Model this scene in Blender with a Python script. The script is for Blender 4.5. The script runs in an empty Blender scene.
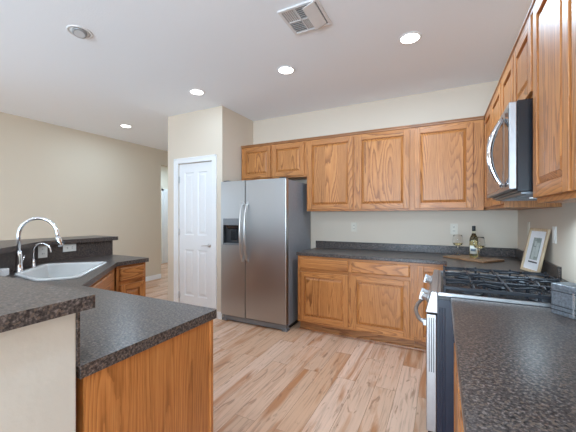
import bpy, bmesh, math, random
from mathutils import Vector, Matrix
from mathutils.geometry import tessellate_polygon

random.seed(4)
S = bpy.context.scene
COL = S.collection
PI = math.pi

# ------------------------------------------------------------------ camera
cam_d = bpy.data.cameras.new('camera')
cam = bpy.data.objects.new('camera', cam_d)
COL.objects.link(cam)
cam.location = (0.0, 0.0, 1.3353)
cam.rotation_euler = (PI / 2, 0, math.radians(26.77))
cam_d.sensor_width = 36.0
cam_d.lens = 304.28 * 36.0 / 576.0
cam_d.clip_start = 0.02
S.camera = cam

# ------------------------------------------------------------------ world, added daylight, exposure
S.view_settings.view_transform = 'Standard'
S.view_settings.look = 'None'
S.view_settings.gamma = 1.0
S.view_settings.use_curve_mapping = False
S.view_settings.exposure = 0.0
S.cycles.max_bounces = 20
S.cycles.diffuse_bounces = 14
S.cycles.glossy_bounces = 6
S.cycles.transmission_bounces = 12
S.cycles.transparent_max_bounces = 12

W = bpy.data.worlds.new('world')
S.world = W
W.use_nodes = True
W.node_tree.nodes['Background'].inputs[0].default_value = (0.80, 0.88, 1.0, 1)
W.node_tree.nodes['Background'].inputs[1].default_value = 1.0

D, R, CEIL, XL, REAR = 3.85, 0.698, 2.76, -5.387, -3.6
YP, XP, XPL = 3.125, -2.528, -3.51


def area(name, loc, rot, sx, sy, power, color=(1, 1, 1), shape='RECTANGLE', spread=180):
    l = bpy.data.lights.new(name, 'AREA')
    l.shape = shape
    l.size = sx
    l.size_y = sy
    l.energy = power
    l.color = color
    l.spread = math.radians(spread)
    o = bpy.data.objects.new(name, l)
    o.location = loc
    o.rotation_euler = rot
    COL.objects.link(o)
    return o


# daylight of unseen windows added in rear and left wall to light the room
DAY = (0.585, 0.80, 1.0)
area('added_daylight_rear_slider', (-3.4, REAR - 0.06, 1.10), (PI / 2, 0, 0), 2.7, 2.1, 18, DAY)
area('added_daylight_rear_window', (-0.6, REAR - 0.06, 1.10), (PI / 2 - 0.2, 0, 0), 2.1, 2.1, 290, DAY)
area('added_daylight_left_window', (XL - 0.06, 0.425, 1.50), (PI / 2 - 0.05, 0, -PI / 2), 1.55, 1.4, 14, DAY, 'RECTANGLE', 110)
area('added_daylight_left_high_window', (XL - 0.06, -1.75, 1.60), (PI / 2, 0, -PI / 2), 1.7, 0.75, 2.4, DAY)  # added so the refrigerator doors reflect a bright patch
# extra ceiling lamps, added without fixtures behind and beside the viewer, to light the room
for lx, ly, lp in ((-0.5, 0.25, 18), (-2.2, -0.3, 22), (-4.3, 0.9, 3), (-3.5, -1.2, 4), (-0.5, -1.6, 8), (-2.4, -2.2, 6)):
    area('added_fill_lamp_behind', (lx, ly, CEIL - 0.012), (0, 0, 0), 0.15, 0.15, lp, DAY, 'DISK', 180)
area('added_hall_fill_lamp', (-6.2, 5.6, CEIL - 0.05), (0, 0, 0), 0.4, 0.4, 26, DAY, 'DISK')  # unseen lamp added to brighten the hall

CANS = [(-2.499, 1.378, False), (-2.508, 2.65, True), (-4.459, 3.145, True), (-1.355, 2.642, True), (-0.225, 2.614, True)]
CAN_POWER = [0, 2.5, 13, 7, 22]

# ------------------------------------------------------------------ materials


def new_mat(name):
    m = bpy.data.materials.new(name)
    m.use_nodes = True
    nt = m.node_tree
    return m, nt, nt.nodes['Principled BSDF']


def nd(nt, typ, **kw):
    n = nt.nodes.new(typ)
    for k, v in kw.items():
        setattr(n, k, v)
    return n


def lk(nt, a, b):
    nt.links.new(a, b)


def ramp(nt, stops, fac=None):
    r = nd(nt, 'ShaderNodeValToRGB')
    e = r.color_ramp.elements
    while len(e) > 1:
        e.remove(e[-1])
    e[0].position, e[0].color = stops[0][0], (*stops[0][1], 1)
    for p, c in stops[1:]:
        x = e.new(p)
        x.color = (*c, 1)
    if fac is not None:
        lk(nt, fac, r.inputs[0])
    return r


def srgb(r, g, b):
    f = lambda c: (c / 255 / 12.92) if c / 255 <= 0.04045 else ((c / 255 + 0.055) / 1.055) ** 2.4
    return (f(r), f(g), f(b))


def math_n(nt, op, a, b=None):
    n = nd(nt, 'ShaderNodeMath', operation=op)
    for i, v in enumerate((a, b)):
        if v is None:
            continue
        if isinstance(v, (int, float)):
            n.inputs[i].default_value = v
        else:
            lk(nt, v, n.inputs[i])
    return n.outputs[0]


def plain(name, col, rough=0.5, metal=0.0, noise=0.0, scale=40, bump=0.0, bscale=200, **extra):
    m, nt, b = new_mat(name)
    b.inputs['Base Color'].default_value = (*col, 1)
    b.inputs['Roughness'].default_value = rough
    b.inputs['Metallic'].default_value = metal
    for k, v in extra.items():
        b.inputs[k].default_value = v
    tc = nd(nt, 'ShaderNodeTexCoord')
    if noise:
        n = nd(nt, 'ShaderNodeTexNoise')
        n.inputs['Scale'].default_value = scale
        n.inputs['Detail'].default_value = 3
        lk(nt, tc.outputs['Object'], n.inputs['Vector'])
        lo = tuple(c * (1 - noise) for c in col)
        hi = tuple(min(1, c * (1 + noise)) for c in col)
        r = ramp(nt, [(0.3, lo), (0.7, hi)], n.outputs['Fac'])
        lk(nt, r.outputs[0], b.inputs['Base Color'])
    if bump:
        n2 = nd(nt, 'ShaderNodeTexNoise')
        n2.inputs['Scale'].default_value = bscale
        n2.inputs['Detail'].default_value = 4
        lk(nt, tc.outputs['Object'], n2.inputs['Vector'])
        bp = nd(nt, 'ShaderNodeBump')
        bp.inputs['Strength'].default_value = bump
        bp.inputs['Distance'].default_value = 0.004
        lk(nt, n2.outputs['Fac'], bp.inputs['Height'])
        lk(nt, bp.outputs[0], b.inputs['Normal'])
    return m


def oak(name, axis, dark=(118, 67, 28), mid=(179, 114, 60), light=(202, 140, 82), contrast=1.0):
    """Oak whose grain runs along the object's axis: contour bands of a stretched noise give the cathedral figure."""
    m, nt, b = new_mat(name)
    tc = nd(nt, 'ShaderNodeTexCoord')
    oi = nd(nt, 'ShaderNodeObjectInfo')
    off = nd(nt, 'ShaderNodeVectorMath', operation='MULTIPLY')
    cmb = nd(nt, 'ShaderNodeCombineXYZ')
    for i in range(3):
        lk(nt, oi.outputs['Random'], cmb.inputs[i])
    off.inputs[1].default_value = (17.3, 9.1, 23.7)
    lk(nt, cmb.outputs[0], off.inputs[0])
    add = nd(nt, 'ShaderNodeVectorMath', operation='ADD')
    lk(nt, tc.outputs['Object'], add.inputs[0])
    lk(nt, off.outputs[0], add.inputs[1])

    def stretched(across, along):
        mp = nd(nt, 'ShaderNodeMapping')
        s = [across] * 3
        s[axis] = along
        mp.inputs['Scale'].default_value = s
        lk(nt, add.outputs[0], mp.inputs['Vector'])
        return mp.outputs[0]

    def noise(across, along, detail, dist=0.0, rough=0.5):
        n = nd(nt, 'ShaderNodeTexNoise')
        n.inputs['Scale'].default_value = 1.0
        n.inputs['Detail'].default_value = detail
        n.inputs['Roughness'].default_value = rough
        n.inputs['Distortion'].default_value = dist
        lk(nt, stretched(across, along), n.inputs['Vector'])
        return n

    n1 = noise(5.0, 0.42, 1.2, 0.2, 0.3)
    wob = noise(60, 14, 2)
    ringv = math_n(nt, 'ADD', math_n(nt, 'MULTIPLY', n1.outputs['Fac'], 34.0), math_n(nt, 'MULTIPLY', wob.outputs['Fac'], 0.55))
    band = math_n(nt, 'FRACT', ringv)
    n2 = noise(240, 6.0, 3)
    n3 = noise(7, 0.5, 2)
    n4 = noise(4, 0.3, 1)
    c1 = ramp(nt, [(0.0, srgb(*dark)), (0.10, srgb(*dark)), (0.34, srgb(*mid)), (0.85, srgb(*light)), (1.0, srgb(*mid))], band)
    c2 = ramp(nt, [(0.30, tuple(x * 0.62 for x in srgb(*mid))), (0.46, srgb(*mid)), (0.75, srgb(*light))], n2.outputs['Fac'])
    mx = nd(nt, 'ShaderNodeMix', data_type='RGBA')
    figure = ramp(nt, [(0.40, (0.72, 0.72, 0.72)), (0.60, (0.30, 0.30, 0.30))], n4.outputs['Fac'])
    inv = math_n(nt, 'SUBTRACT', 1.0, figure.outputs[0])
    lk(nt, inv, mx.inputs[0])
    lk(nt, c1.outputs[0], mx.inputs[6])
    lk(nt, c2.outputs[0], mx.inputs[7])
    tone = ramp(nt, [(0.3, (0.86, 0.84, 0.80)), (0.7, (1.05, 1.04, 1.02))], n3.outputs['Fac'])
    mt = nd(nt, 'ShaderNodeMix', data_type='RGBA', blend_type='MULTIPLY')
    mt.inputs[0].default_value = 1.0
    lk(nt, mx.outputs[2], mt.inputs[6])
    lk(nt, tone.outputs[0], mt.inputs[7])
    lk(nt, mt.outputs[2], b.inputs['Base Color'])
    b.inputs['Roughness'].default_value = 0.38
    bp = nd(nt, 'ShaderNodeBump')
    bp.inputs['Strength'].default_value = 0.12
    bp.inputs['Distance'].default_value = 0.002
    lk(nt, n2.outputs['Fac'], bp.inputs['Height'])
    lk(nt, bp.outputs[0], b.inputs['Normal'])
    return m


def laminate(name):
    m, nt, b = new_mat(name)
    tc = nd(nt, 'ShaderNodeTexCoord')
    n1 = nd(nt, 'ShaderNodeTexNoise')
    n1.inputs['Scale'].default_value = 115
    n1.inputs['Detail'].default_value = 3
    n1.inputs['Roughness'].default_value = 0.65
    lk(nt, tc.outputs['Object'], n1.inputs['Vector'])
    c1 = ramp(nt, [(0.34, srgb(34, 30, 30)), (0.46, srgb(66, 59, 57)), (0.55, srgb(84, 76, 73)), (0.66, srgb(126, 115, 110))], n1.outputs['Fac'])
    v = nd(nt, 'ShaderNodeTexVoronoi')
    v.inputs['Scale'].default_value = 190
    lk(nt, tc.outputs['Object'], v.inputs['Vector'])
    sp = nd(nt, 'ShaderNodeSeparateColor')
    lk(nt, v.outputs['Color'], sp.inputs[0])
    pick = math_n(nt, 'GREATER_THAN', sp.outputs[0], 0.86)
    mx = nd(nt, 'ShaderNodeMix', data_type='RGBA')
    lk(nt, pick, mx.inputs[0])
    lk(nt, c1.outputs[0], mx.inputs[6])
    mx.inputs[7].default_value = (*srgb(104, 90, 80), 1)
    lk(nt, mx.outputs[2], b.inputs['Base Color'])
    b.inputs['Roughness'].default_value = 0.31
    b.inputs['Specular IOR Level'].default_value = 0.30
    return m


def floor_mat():
    m, nt, b = new_mat('oak_plank_flooring')
    tc = nd(nt, 'ShaderNodeTexCoord')
    mp = nd(nt, 'ShaderNodeMapping')
    mp.inputs['Rotation'].default_value = (0, 0, PI / 2)
    lk(nt, tc.outputs['Object'], mp.inputs['Vector'])
    br = nd(nt, 'ShaderNodeTexBrick')
    br.offset = 0.37
    br.offset_frequency = 2
    br.inputs['Color1'].default_value = (0, 0, 0, 1)
    br.inputs['Color2'].default_value = (1, 1, 1, 1)
    br.inputs['Mortar'].default_value = (0.5, 0.5, 0.5, 1)
    br.inputs['Scale'].default_value = 1.0
    br.inputs['Mortar Size'].default_value = 0.0012
    br.inputs['Brick Width'].default_value = 1.22
    br.inputs['Row Height'].default_value = 0.155
    lk(nt, mp.outputs[0], br.inputs['Vector'])
    # plank offset so each board has its own figure
    sep = nd(nt, 'ShaderNodeSeparateColor')
    lk(nt, br.outputs['Color'], sep.inputs[0])
    cmb = nd(nt, 'ShaderNodeCombineXYZ')
    lk(nt, math_n(nt, 'MULTIPLY', sep.outputs[0], 31.0), cmb.inputs[0])
    lk(nt, math_n(nt, 'MULTIPLY', sep.outputs[0], 17.0), cmb.inputs[1])
    add = nd(nt, 'ShaderNodeVectorMath', operation='ADD')
    lk(nt, tc.outputs['Object'], add.inputs[0])
    lk(nt, cmb.outputs[0], add.inputs[1])

    def st(sx, sy, detail=3, dist=0.0):
        q = nd(nt, 'ShaderNodeMapping')
        q.inputs['Scale'].default_value = (sx, sy, 1)
        lk(nt, add.outputs[0], q.inputs['Vector'])
        n = nd(nt, 'ShaderNodeTexNoise')
        n.inputs['Scale'].default_value = 1.0
        n.inputs['Detail'].default_value = detail
        n.inputs['Distortion'].default_value = dist
        lk(nt, q.outputs[0], n.inputs['Vector'])
        return n.outputs['Fac']
    base = ramp(nt, [(0.0, srgb(202, 163, 133)), (0.35, srgb(224, 190, 166)), (0.7, srgb(208, 166, 134)), (1.0, srgb(232, 200, 178))], sep.outputs[0])
    grain = ramp(nt, [(0.28, (0.60, 0.57, 0.56)), (0.48, (0.96, 0.95, 0.95)), (0.8, (1.06, 1.06, 1.06))], st(60, 2.6, 5, 0.6))
    m1 = nd(nt, 'ShaderNodeMix', data_type='RGBA', blend_type='MULTIPLY')
    m1.inputs[0].default_value = 0.8
    lk(nt, base.outputs[0], m1.inputs[6])
    lk(nt, grain.outputs[0], m1.inputs[7])
    # honey coloured heartwood streaks
    streak = ramp(nt, [(0.53, (0, 0, 0)), (0.66, (1, 1, 1))], st(8, 0.9, 4, 1.0))
    m2 = nd(nt, 'ShaderNodeMix', data_type='RGBA')
    lk(nt, math_n(nt, 'MULTIPLY', streak.outputs[0], 0.85), m2.inputs[0])
    lk(nt, m1.outputs[2], m2.inputs[6])
    m2.inputs[7].default_value = (*srgb(178, 118, 74), 1)
    # grey brown knots and cracks
    knot = ramp(nt, [(0.60, (0, 0, 0)), (0.70, (1, 1, 1))], st(15, 3.2, 5, 2.2))
    m3 = nd(nt, 'ShaderNodeMix', data_type='RGBA')
    lk(nt, math_n(nt, 'MULTIPLY', knot.outputs[0], 0.60), m3.inputs[0])
    lk(nt, m2.outputs[2], m3.inputs[6])
    m3.inputs[7].default_value = (*srgb(140, 100, 74), 1)
    m4 = nd(nt, 'ShaderNodeMix', data_type='RGBA')
    lk(nt, math_n(nt, 'MULTIPLY', br.outputs['Fac'], 0.85), m4.inputs[0])
    lk(nt, m3.outputs[2], m4.inputs[6])
    m4.inputs[7].default_value = (*srgb(128, 92, 66), 1)
    lk(nt, m4.outputs[2], b.inputs['Base Color'])
    b.inputs['Roughness'].default_value = 0.42
    return m


def steel(name, axis, col=(0.50, 0.51, 0.52), rough=0.33):
    m, nt, b = new_mat(name)
    tc = nd(nt, 'ShaderNodeTexCoord')
    mp = nd(nt, 'ShaderNodeMapping')
    s = [300.0] * 3
    s[axis] = 3.0
    mp.inputs['Scale'].default_value = s
    lk(nt, tc.outputs['Object'], mp.inputs['Vector'])
    n = nd(nt, 'ShaderNodeTexNoise')
    n.inputs['Scale'].default_value = 1
    n.inputs['Detail'].default_value = 2
    lk(nt, mp.outputs[0], n.inputs['Vector'])
    r = ramp(nt, [(0.3, (rough - 0.05,) * 3), (0.7, (rough + 0.06,) * 3)], n.outputs['Fac'])
    lk(nt, r.outputs[0], b.inputs['Roughness'])
    b.inputs['Base Color'].default_value = (*col, 1)
    b.inputs['Metallic'].default_value = 1.0
    return m


def glass(name, col=(1, 1, 1), rough=0.0, ior=1.45):
    m, nt, b = new_mat(name)
    b.inputs['Base Color'].default_value = (*col, 1)
    b.inputs['Roughness'].default_value = rough
    b.inputs['IOR'].default_value = ior
    b.inputs['Transmission Weight'].default_value = 1.0
    return m


def emit(name, col, strength):
    m, nt, b = new_mat(name)
    b.inputs['Base Color'].default_value = (0.8, 0.8, 0.8, 1)
    b.inputs['Emission Color'].default_value = (*col, 1)
    b.inputs['Emission Strength'].default_value = strength
    return m


OAK_Z = oak('oak_upright_grain', 2)
OAK_X = oak('oak_level_grain', 0)
OAK_P = oak('oak_panel_veneer', 1)
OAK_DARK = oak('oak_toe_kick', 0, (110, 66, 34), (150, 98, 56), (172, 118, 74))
LAM = laminate('dark_speckled_laminate')
FLOOR = floor_mat()
PAINT = plain('warm_white_wall_paint', srgb(218, 205, 188), 0.85, bump=0.10, bscale=70)
PAINT_SHADED = plain('shaded_wall_paint', srgb(208, 195, 176), 0.85, bump=0.10, bscale=70)  # same paint as the other walls, with the left wall's shade in its colour
PAINT_HALF = plain('cream_half_wall_paint', srgb(198, 193, 184), 0.85, bump=0.35, bscale=26)
CEILING = plain('white_ceiling_texture', srgb(240, 245, 250), 0.9, bump=0.3, bscale=90)
TRIM = plain('white_trim_paint', srgb(236, 236, 236), 0.45, noise=0.01)
DOORW = plain('white_door_paint', srgb(234, 234, 235), 0.45, noise=0.01)
STEEL_V = steel('brushed_steel_upright', 2)
STEEL_H = steel('brushed_steel_level', 0)
STEEL_LIGHT = plain('light_stainless_trim', (0.44, 0.43, 0.43), 0.40, 1.0, noise=0.03)
STEEL_SIDE = plain('grey_fridge_side', srgb(146, 149, 155), 0.45, 0.1, noise=0.05, bump=0.1, bscale=300)
CHROME = plain('polished_chrome', (0.82, 0.82, 0.84), 0.10, 1.0, noise=0.02)
NICKEL = plain('satin_nickel', (0.62, 0.61, 0.60), 0.28, 1.0, noise=0.02)
BLACK = plain('black_enamel', srgb(22, 23, 28), 0.25, 0.0, noise=0.05)
BLACK_SIDE = plain('blue_black_range_side', srgb(22, 27, 44), 0.38, noise=0.06)
IRON = plain('cast_iron', srgb(40, 42, 48), 0.48, 0.3, noise=0.10, bump=0.1)
DARKGLASS = plain('dark_appliance_glass', srgb(24, 25, 28), 0.05, 0.0, noise=0.02, **{'Specular IOR Level': 0.9})
DARKPLASTIC = plain('dark_grey_plastic', srgb(52, 54, 58), 0.4, noise=0.04)
GREYPLASTIC = plain('grey_plastic', srgb(128, 131, 135), 0.35, 0.4, noise=0.04)
PLATE = plain('white_plastic_plate', srgb(236, 234, 228), 0.4, noise=0.01)
PLATE_IVORY = plain('ivory_plastic_plate', srgb(222, 214, 198), 0.45, noise=0.01)
SLOT = plain('dark_socket_slot', srgb(60, 58, 55), 0.5, noise=0.02)
SINK = plain('white_sink_composite', srgb(208, 208, 206), 0.22, noise=0.01)
VENTW = plain('white_vent_metal', srgb(222, 222, 222), 0.5, noise=0.01)
VENTD = plain('grey_vent_mesh', srgb(140, 140, 140), 0.7, noise=0.1, scale=300)
CANRING = plain('white_can_ring', srgb(228, 228, 228), 0.4, noise=0.01)
CANGREY = plain('grey_can_reflector', srgb(150, 150, 150), 0.35, 0.3, noise=0.03)
CANGLOW = emit('lit_lamp_lens', (1.0, 0.98, 0.95), 9.0)
CANOFF = plain('unlit_lamp_glass', srgb(196, 196, 196), 0.3, noise=0.02)
TASKGLOW = emit('cooktop_lamp_lens', (0.75, 0.88, 1.0), 1.2)
GLASS = glass('clear_glass', ior=1.12)
WINE = glass('white_wine', (0.93, 0.84, 0.52), 0.0, 1.33)
BOTTLE = glass('pale_green_bottle_glass', (0.96, 0.96, 0.80), 0.0, 1.40)
FOIL = plain('black_foil_capsule', srgb(26, 24, 24), 0.35, noise=0.05)
PAPER = plain('cream_label_paper', srgb(228, 226, 214), 0.7, noise=0.02)
PAPER_BLUE = plain('slate_label_band', srgb(104, 118, 126), 0.7, noise=0.05)
BOARD = oak('walnut_board', 0, (96, 66, 44), (140, 102, 72), (172, 134, 100))
FRAMEW = oak('pale_frame_wood', 2, (170, 142, 108), (198, 174, 142), (214, 194, 166))
MATW = plain('white_picture_mat', srgb(232, 232, 234), 0.8, noise=0.01)
PRINT = plain('grey_green_print', srgb(150, 158, 152), 0.8, noise=0.22, scale=38)
PRINT_PALE = plain('pale_print_shapes', srgb(190, 196, 192), 0.8, noise=0.10, scale=60)
INK = plain('black_caption_ink', srgb(40, 42, 44), 0.7, noise=0.05)
PEWTER = plain('mottled_pewter', srgb(128, 132, 138), 0.38, 0.55, noise=0.30, scale=110, bump=0.3, bscale=90)
PEWTER_GLINT = plain('pewter_edge_highlight', srgb(208, 210, 214), 0.25, 0.8, noise=0.05)
SOAP = plain('white_soap', srgb(232, 234, 236), 0.5, noise=0.02)
HALLW = plain('light_hall_paint', srgb(222, 214, 198), 0.85, bump=0.1, bscale=70)

# ------------------------------------------------------------------ mesh builder


class MB:
    def __init__(self):
        self.bm = bmesh.new()

    def face(self, vs, mat=0, smooth=False):
        try:
            f = self.bm.faces.new(vs)
            f.material_index = mat
            f.smooth = smooth
        except ValueError:
            pass

    def box(self, x0, y0, z0, x1, y1, z1, mat=0):
        if x0 > x1: x0, x1 = x1, x0
        if y0 > y1: y0, y1 = y1, y0
        if z0 > z1: z0, z1 = z1, z0
        v = [self.bm.verts.new(p) for p in ((x0, y0, z0), (x1, y0, z0), (x1, y1, z0), (x0, y1, z0), (x0, y0, z1), (x1, y0, z1), (x1, y1, z1), (x0, y1, z1))]
        for q in ((3, 2, 1, 0), (4, 5, 6, 7), (0, 1, 5, 4), (1, 2, 6, 5), (2, 3, 7, 6), (3, 0, 4, 7)):
            self.face([v[i] for i in q], mat)
        return self

    def hexa(self, pts, mat=0):
        """eight points ordered as in box()"""
        v = [self.bm.verts.new(p) for p in pts]
        for q in ((3, 2, 1, 0), (4, 5, 6, 7), (0, 1, 5, 4), (1, 2, 6, 5), (2, 3, 7, 6), (3, 0, 4, 7)):
            self.face([v[i] for i in q], mat)
        return self

    def prism(self, poly, z0, z1, holes=(), mat=0):
        loops = [poly] + list(holes)
        tris = tessellate_polygon([[Vector((x, y, 0)) for x, y in l] for l in loops])
        flat = [p for l in loops for p in l]
        lo = [self.bm.verts.new((x, y, z0)) for x, y in flat]
        hi = [self.bm.verts.new((x, y, z1)) for x, y in flat]
        for t in tris:
            self.face([lo[i] for i in t], mat)
            self.face([hi[i] for i in t], mat)
        k = 0
        for l in loops:
            n = len(l)
            for i in range(n):
                a, b = k + i, k + (i + 1) % n
                self.face([lo[a], lo[b], hi[b], hi[a]], mat)
            k += n
        bmesh.ops.recalc_face_normals(self.bm, faces=self.bm.faces)
        return self

    def profile(self, prof, x0, x1, mat=0):
        """extrude a (y, z) outline along x"""
        a = [self.bm.verts.new((x0, y, z)) for y, z in prof]
        b = [self.bm.verts.new((x1, y, z)) for y, z in prof]
        n = len(prof)
        self.face(a, mat)
        self.face(list(reversed(b)), mat)
        for i in range(n):
            self.face([a[i], b[i], b[(i + 1) % n], a[(i + 1) % n]], mat)
        bmesh.ops.recalc_face_normals(self.bm, faces=self.bm.faces)
        return self

    def lathe(self, prof, center=(0, 0, 0), axis='z', seg=28, mat=0, close=True):
        """prof is (radius, height) from bottom to top"""
        rings = []
        c = Vector(center)
        for r, h in prof:
            ring = []
            for i in range(seg):
                t = 2 * PI * i / seg
                a, b = r * math.cos(t), r * math.sin(t)
                p = {'z': (a, b, h), 'y': (a, h, b), 'x': (h, a, b)}[axis]
                ring.append(self.bm.verts.new(c + Vector(p)))
            rings.append(ring)
        for k in range(len(rings) - 1):
            for i in range(seg):
                j = (i + 1) % seg
                self.face([rings[k][i], rings[k][j], rings[k + 1][j], rings[k + 1][i]], mat, True)
        if close:
            self.face(list(reversed(rings[0])), mat)
            self.face(rings[-1], mat)
        bmesh.ops.recalc_face_normals(self.bm, faces=self.bm.faces)
        return self

    def tube(self, pts, rad, seg=12, mat=0, squash=None):
        pts = [Vector(p) for p in pts]
        n = len(pts)
        rads = rad if isinstance(rad, (list, tuple)) else [rad] * n
        tang = [((pts[min(i + 1, n - 1)] - pts[max(i - 1, 0)])).normalized() for i in range(n)]
        ref = Vector((0, 0, 1)) if abs(tang[0].z) < 0.9 else Vector((1, 0, 0))
        u = tang[0].cross(ref).normalized()
        rings = []
        for i in range(n):
            u = (u - tang[i] * u.dot(tang[i])).normalized()
            w = tang[i].cross(u)
            ring = [self.bm.verts.new(pts[i] + u * (math.cos(2 * PI * k / seg) * rads[i]) + w * (math.sin(2 * PI * k / seg) * rads[i] * (squash or 1))) for k in range(seg)]
            rings.append(ring)
        for k in range(n - 1):
            for i in range(seg):
                j = (i + 1) % seg
                self.face([rings[k][i], rings[k][j], rings[k + 1][j], rings[k + 1][i]], mat, True)
        self.face(list(reversed(rings[0])), mat)
        self.face(rings[-1], mat)
        bmesh.ops.recalc_face_normals(self.bm, faces=self.bm.faces)
        return self

    def loft(self, loops, mat=0, cap_end=True, cap_start=False, smooth=False):
        rs = [[self.bm.verts.new(p) for p in l] for l in loops]
        n = len(rs[0])
        for k in range(len(rs) - 1):
            for i in range(n):
                j = (i + 1) % n
                self.face([rs[k][i], rs[k][j], rs[k + 1][j], rs[k + 1][i]], mat, smooth)
        if cap_end:
            self.face(rs[-1], mat)
        if cap_start:
            self.face(list(reversed(rs[0])), mat)
        return self

    def build(self, name, mats, parent=None, bevel=0.0, seg=2):
        me = bpy.data.meshes.new(name)
        self.bm.to_mesh(me)
        self.bm.free()
        for m in (mats if isinstance(mats, (list, tuple)) else [mats]):
            me.materials.append(m)
        o = bpy.data.objects.new(name, me)
        COL.objects.link(o)
        if parent is not None:
            o.parent = parent
        if bevel:
            b = o.modifiers.new('edge', 'BEVEL')
            b.width = bevel
            b.segments = seg
            b.limit_method = 'ANGLE'
            b.angle_limit = math.radians(40)
        return o


def box(name, mat, x0, y0, z0, x1, y1, z1, parent=None, bevel=0.0):
    return MB().box(x0, y0, z0, x1, y1, z1).build(name, mat, parent, bevel)


def tag(o, label=None, cat=None, group=None, kind=None):
    if label: o['label'] = label
    if cat: o['category'] = cat
    if group: o['group'] = group
    if kind: o['kind'] = kind
    return o


def thing(name, label, cat, loc=(0, 0, 0), rz=0.0, group=None):
    o = bpy.data.objects.new(name, None)
    o.empty_display_size = 0.1
    o.location = loc
    o.rotation_euler = (0, 0, rz)
    COL.objects.link(o)
    return tag(o, label, cat, group)


def structure(o, label=None, cat=None):
    o['kind'] = 'structure'
    if label: o['label'] = label
    if cat: o['category'] = cat
    return o


def copy_tree(o, parent=None):
    c = o.copy()
    COL.objects.link(c)
    if parent is not None:
        c.parent = parent
    for ch in list(o.children):
        copy_tree(ch, c)
    return c


def round_poly(poly, radii, seg=5):
    out = []
    n = len(poly)
    for i in range(n):
        r = radii[i] if isinstance(radii, (list, tuple)) else radii
        p = Vector(poly[i])
        if r <= 0:
            out.append(tuple(p))
            continue
        a = (Vector(poly[i - 1]) - p).normalized()
        b = (Vector(poly[(i + 1) % n]) - p).normalized()
        ang = math.acos(max(-1, min(1, a.dot(b))))
        d = r / math.tan(ang / 2)
        p0, p1 = p + a * d, p + b * d
        for k in range(seg + 1):
            t = k / seg
            out.append(tuple((p0 * (1 - t) + p * t) * (1 - t) + (p * (1 - t) + p1 * t) * t))
    return out


def inset_poly(poly, d):
    """shrink a convex-ish outline towards its centre of area by moving every vertex along its normal"""
    n = len(poly)
    area2 = sum(poly[i][0] * poly[(i + 1) % n][1] - poly[(i + 1) % n][0] * poly[i][1] for i in range(n))
    sgn = 1 if area2 > 0 else -1
    out = []
    for i in range(n):
        p0, p, p1 = Vector(poly[i - 1]), Vector(poly[i]), Vector(poly[(i + 1) % n])
        e0, e1 = (p - p0).normalized(), (p1 - p).normalized()
        n0, n1 = Vector((-e0.y, e0.x)) * sgn, Vector((-e1.y, e1.x)) * sgn
        m = (n0 + n1)
        m = m / max(0.3, m.dot(n0)) if m.length > 1e-6 else n0
        out.append(tuple(p + m * d))
    return out


# ------------------------------------------------------------------ room shell
T = 0.12
XH = -7.0        # far end of the hall
YB = 6.6         # back of the space beside the pantry
structure(box('floor', FLOOR, XH - T, REAR - T, -0.1, R + T, YB + T, 0.0), 'pale oak plank floor with honey streaks', 'floor')
structure(box('ceiling', CEILING, XH - T, REAR - T, CEIL, R + T, YB + T, CEIL + 0.1), 'white textured ceiling', 'ceiling')
structure(box('wall_right', PAINT, R, REAR - T, 0, R + T, D + T, CEIL))
structure(box('wall_back', PAINT, XP + 0.001, D, 0, R, D + T, CEIL))
pw = MB()
dx0, dx1, dz = -3.30, -2.685, 2.065       # pantry door opening
pw.box(XPL, YP, 0, dx0, YP + T, CEIL).box(dx1, YP, 0, XP, YP + T, CEIL).box(dx0, YP, dz, dx1, YP + T, CEIL)
pw.box(XP - T, YP + T, 0, XP, D + T, CEIL)
pw.box(XPL, YP + T, 0, XPL + T, YB, CEIL)
pw.box(XPL + T, D, 0, XP - T, D + T, CEIL)
structure(pw.build('wall_pantry', PAINT))
lw = MB()
OY0, OY1, OZ = 4.61, 5.55, 2.44
wy0, wy1, wz0, wz1 = -0.35, 1.20, 0.8, 2.2
vy0, vy1, vz0, vz1 = -2.60, -0.90, 1.22, 1.98
lw.box(XL - T, REAR, 0, XL, vy0, CEIL).box(XL - T, vy1, 0, XL, wy0, CEIL).box(XL - T, vy0, 0, XL, vy1, vz0).box(XL - T, vy0, vz1, XL, vy1, CEIL)
lw.box(XL - T, wy1, 0, XL, OY0, CEIL).box(XL - T, wy0, 0, XL, wy1, wz0).box(XL - T, wy0, wz1, XL, wy1, CEIL)
lw.box(XL - T, OY0, OZ, XL, YB, CEIL)
structure(lw.build('wall_left', PAINT_SHADED))
structure(box('wall_far', HALLW, XH, YB, 0, XPL + T, YB + T, CEIL))
structure(MB().box(XH, OY0 - T, 0, XL - T, OY0, CEIL).build('wall_hall_side', HALLW))
hd0, hd1 = 6.06, 6.62
structure(MB().box(XH - T, OY0 - T, 0, XH, YB, CEIL).build('wall_hall_end', HALLW))
rw = MB()
s0, s1 = -4.75, -2.05
w0, w1 = -1.65, 0.45
rw.box(XL - T, REAR - T, 0, s0, REAR, CEIL).box(s0, REAR - T, 2.15, s1, REAR, CEIL).box(s1, REAR - T, 0, w0, REAR, CEIL)
rw.box(w0, REAR - T, 2.15, w1, REAR, CEIL).box(w1, REAR - T, 0, R, REAR, CEIL)
structure(rw.build('wall_rear', PAINT_SHADED))


def window_frame(name, a0, a1, z0, z1, along, fixed, mull):
    m = MB()

    def bar(p0, p1, q0, q1):
        if along == 'x':
            m.box(p0, fixed - 0.03, q0, p1, fixed + 0.03, q1)
        else:
            m.box(fixed - 0.03, p0, q0, fixed + 0.03, p1, q1)
    bar(a0, a0 + 0.05, z0, z1); bar(a1 - 0.05, a1, z0, z1); bar(a0, a1, z0, z0 + 0.05); bar(a0, a1, z1 - 0.05, z1)
    for k in mull:
        bar(k - 0.03, k + 0.03, z0, z1)
    structure(m.build(name, TRIM))


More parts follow.
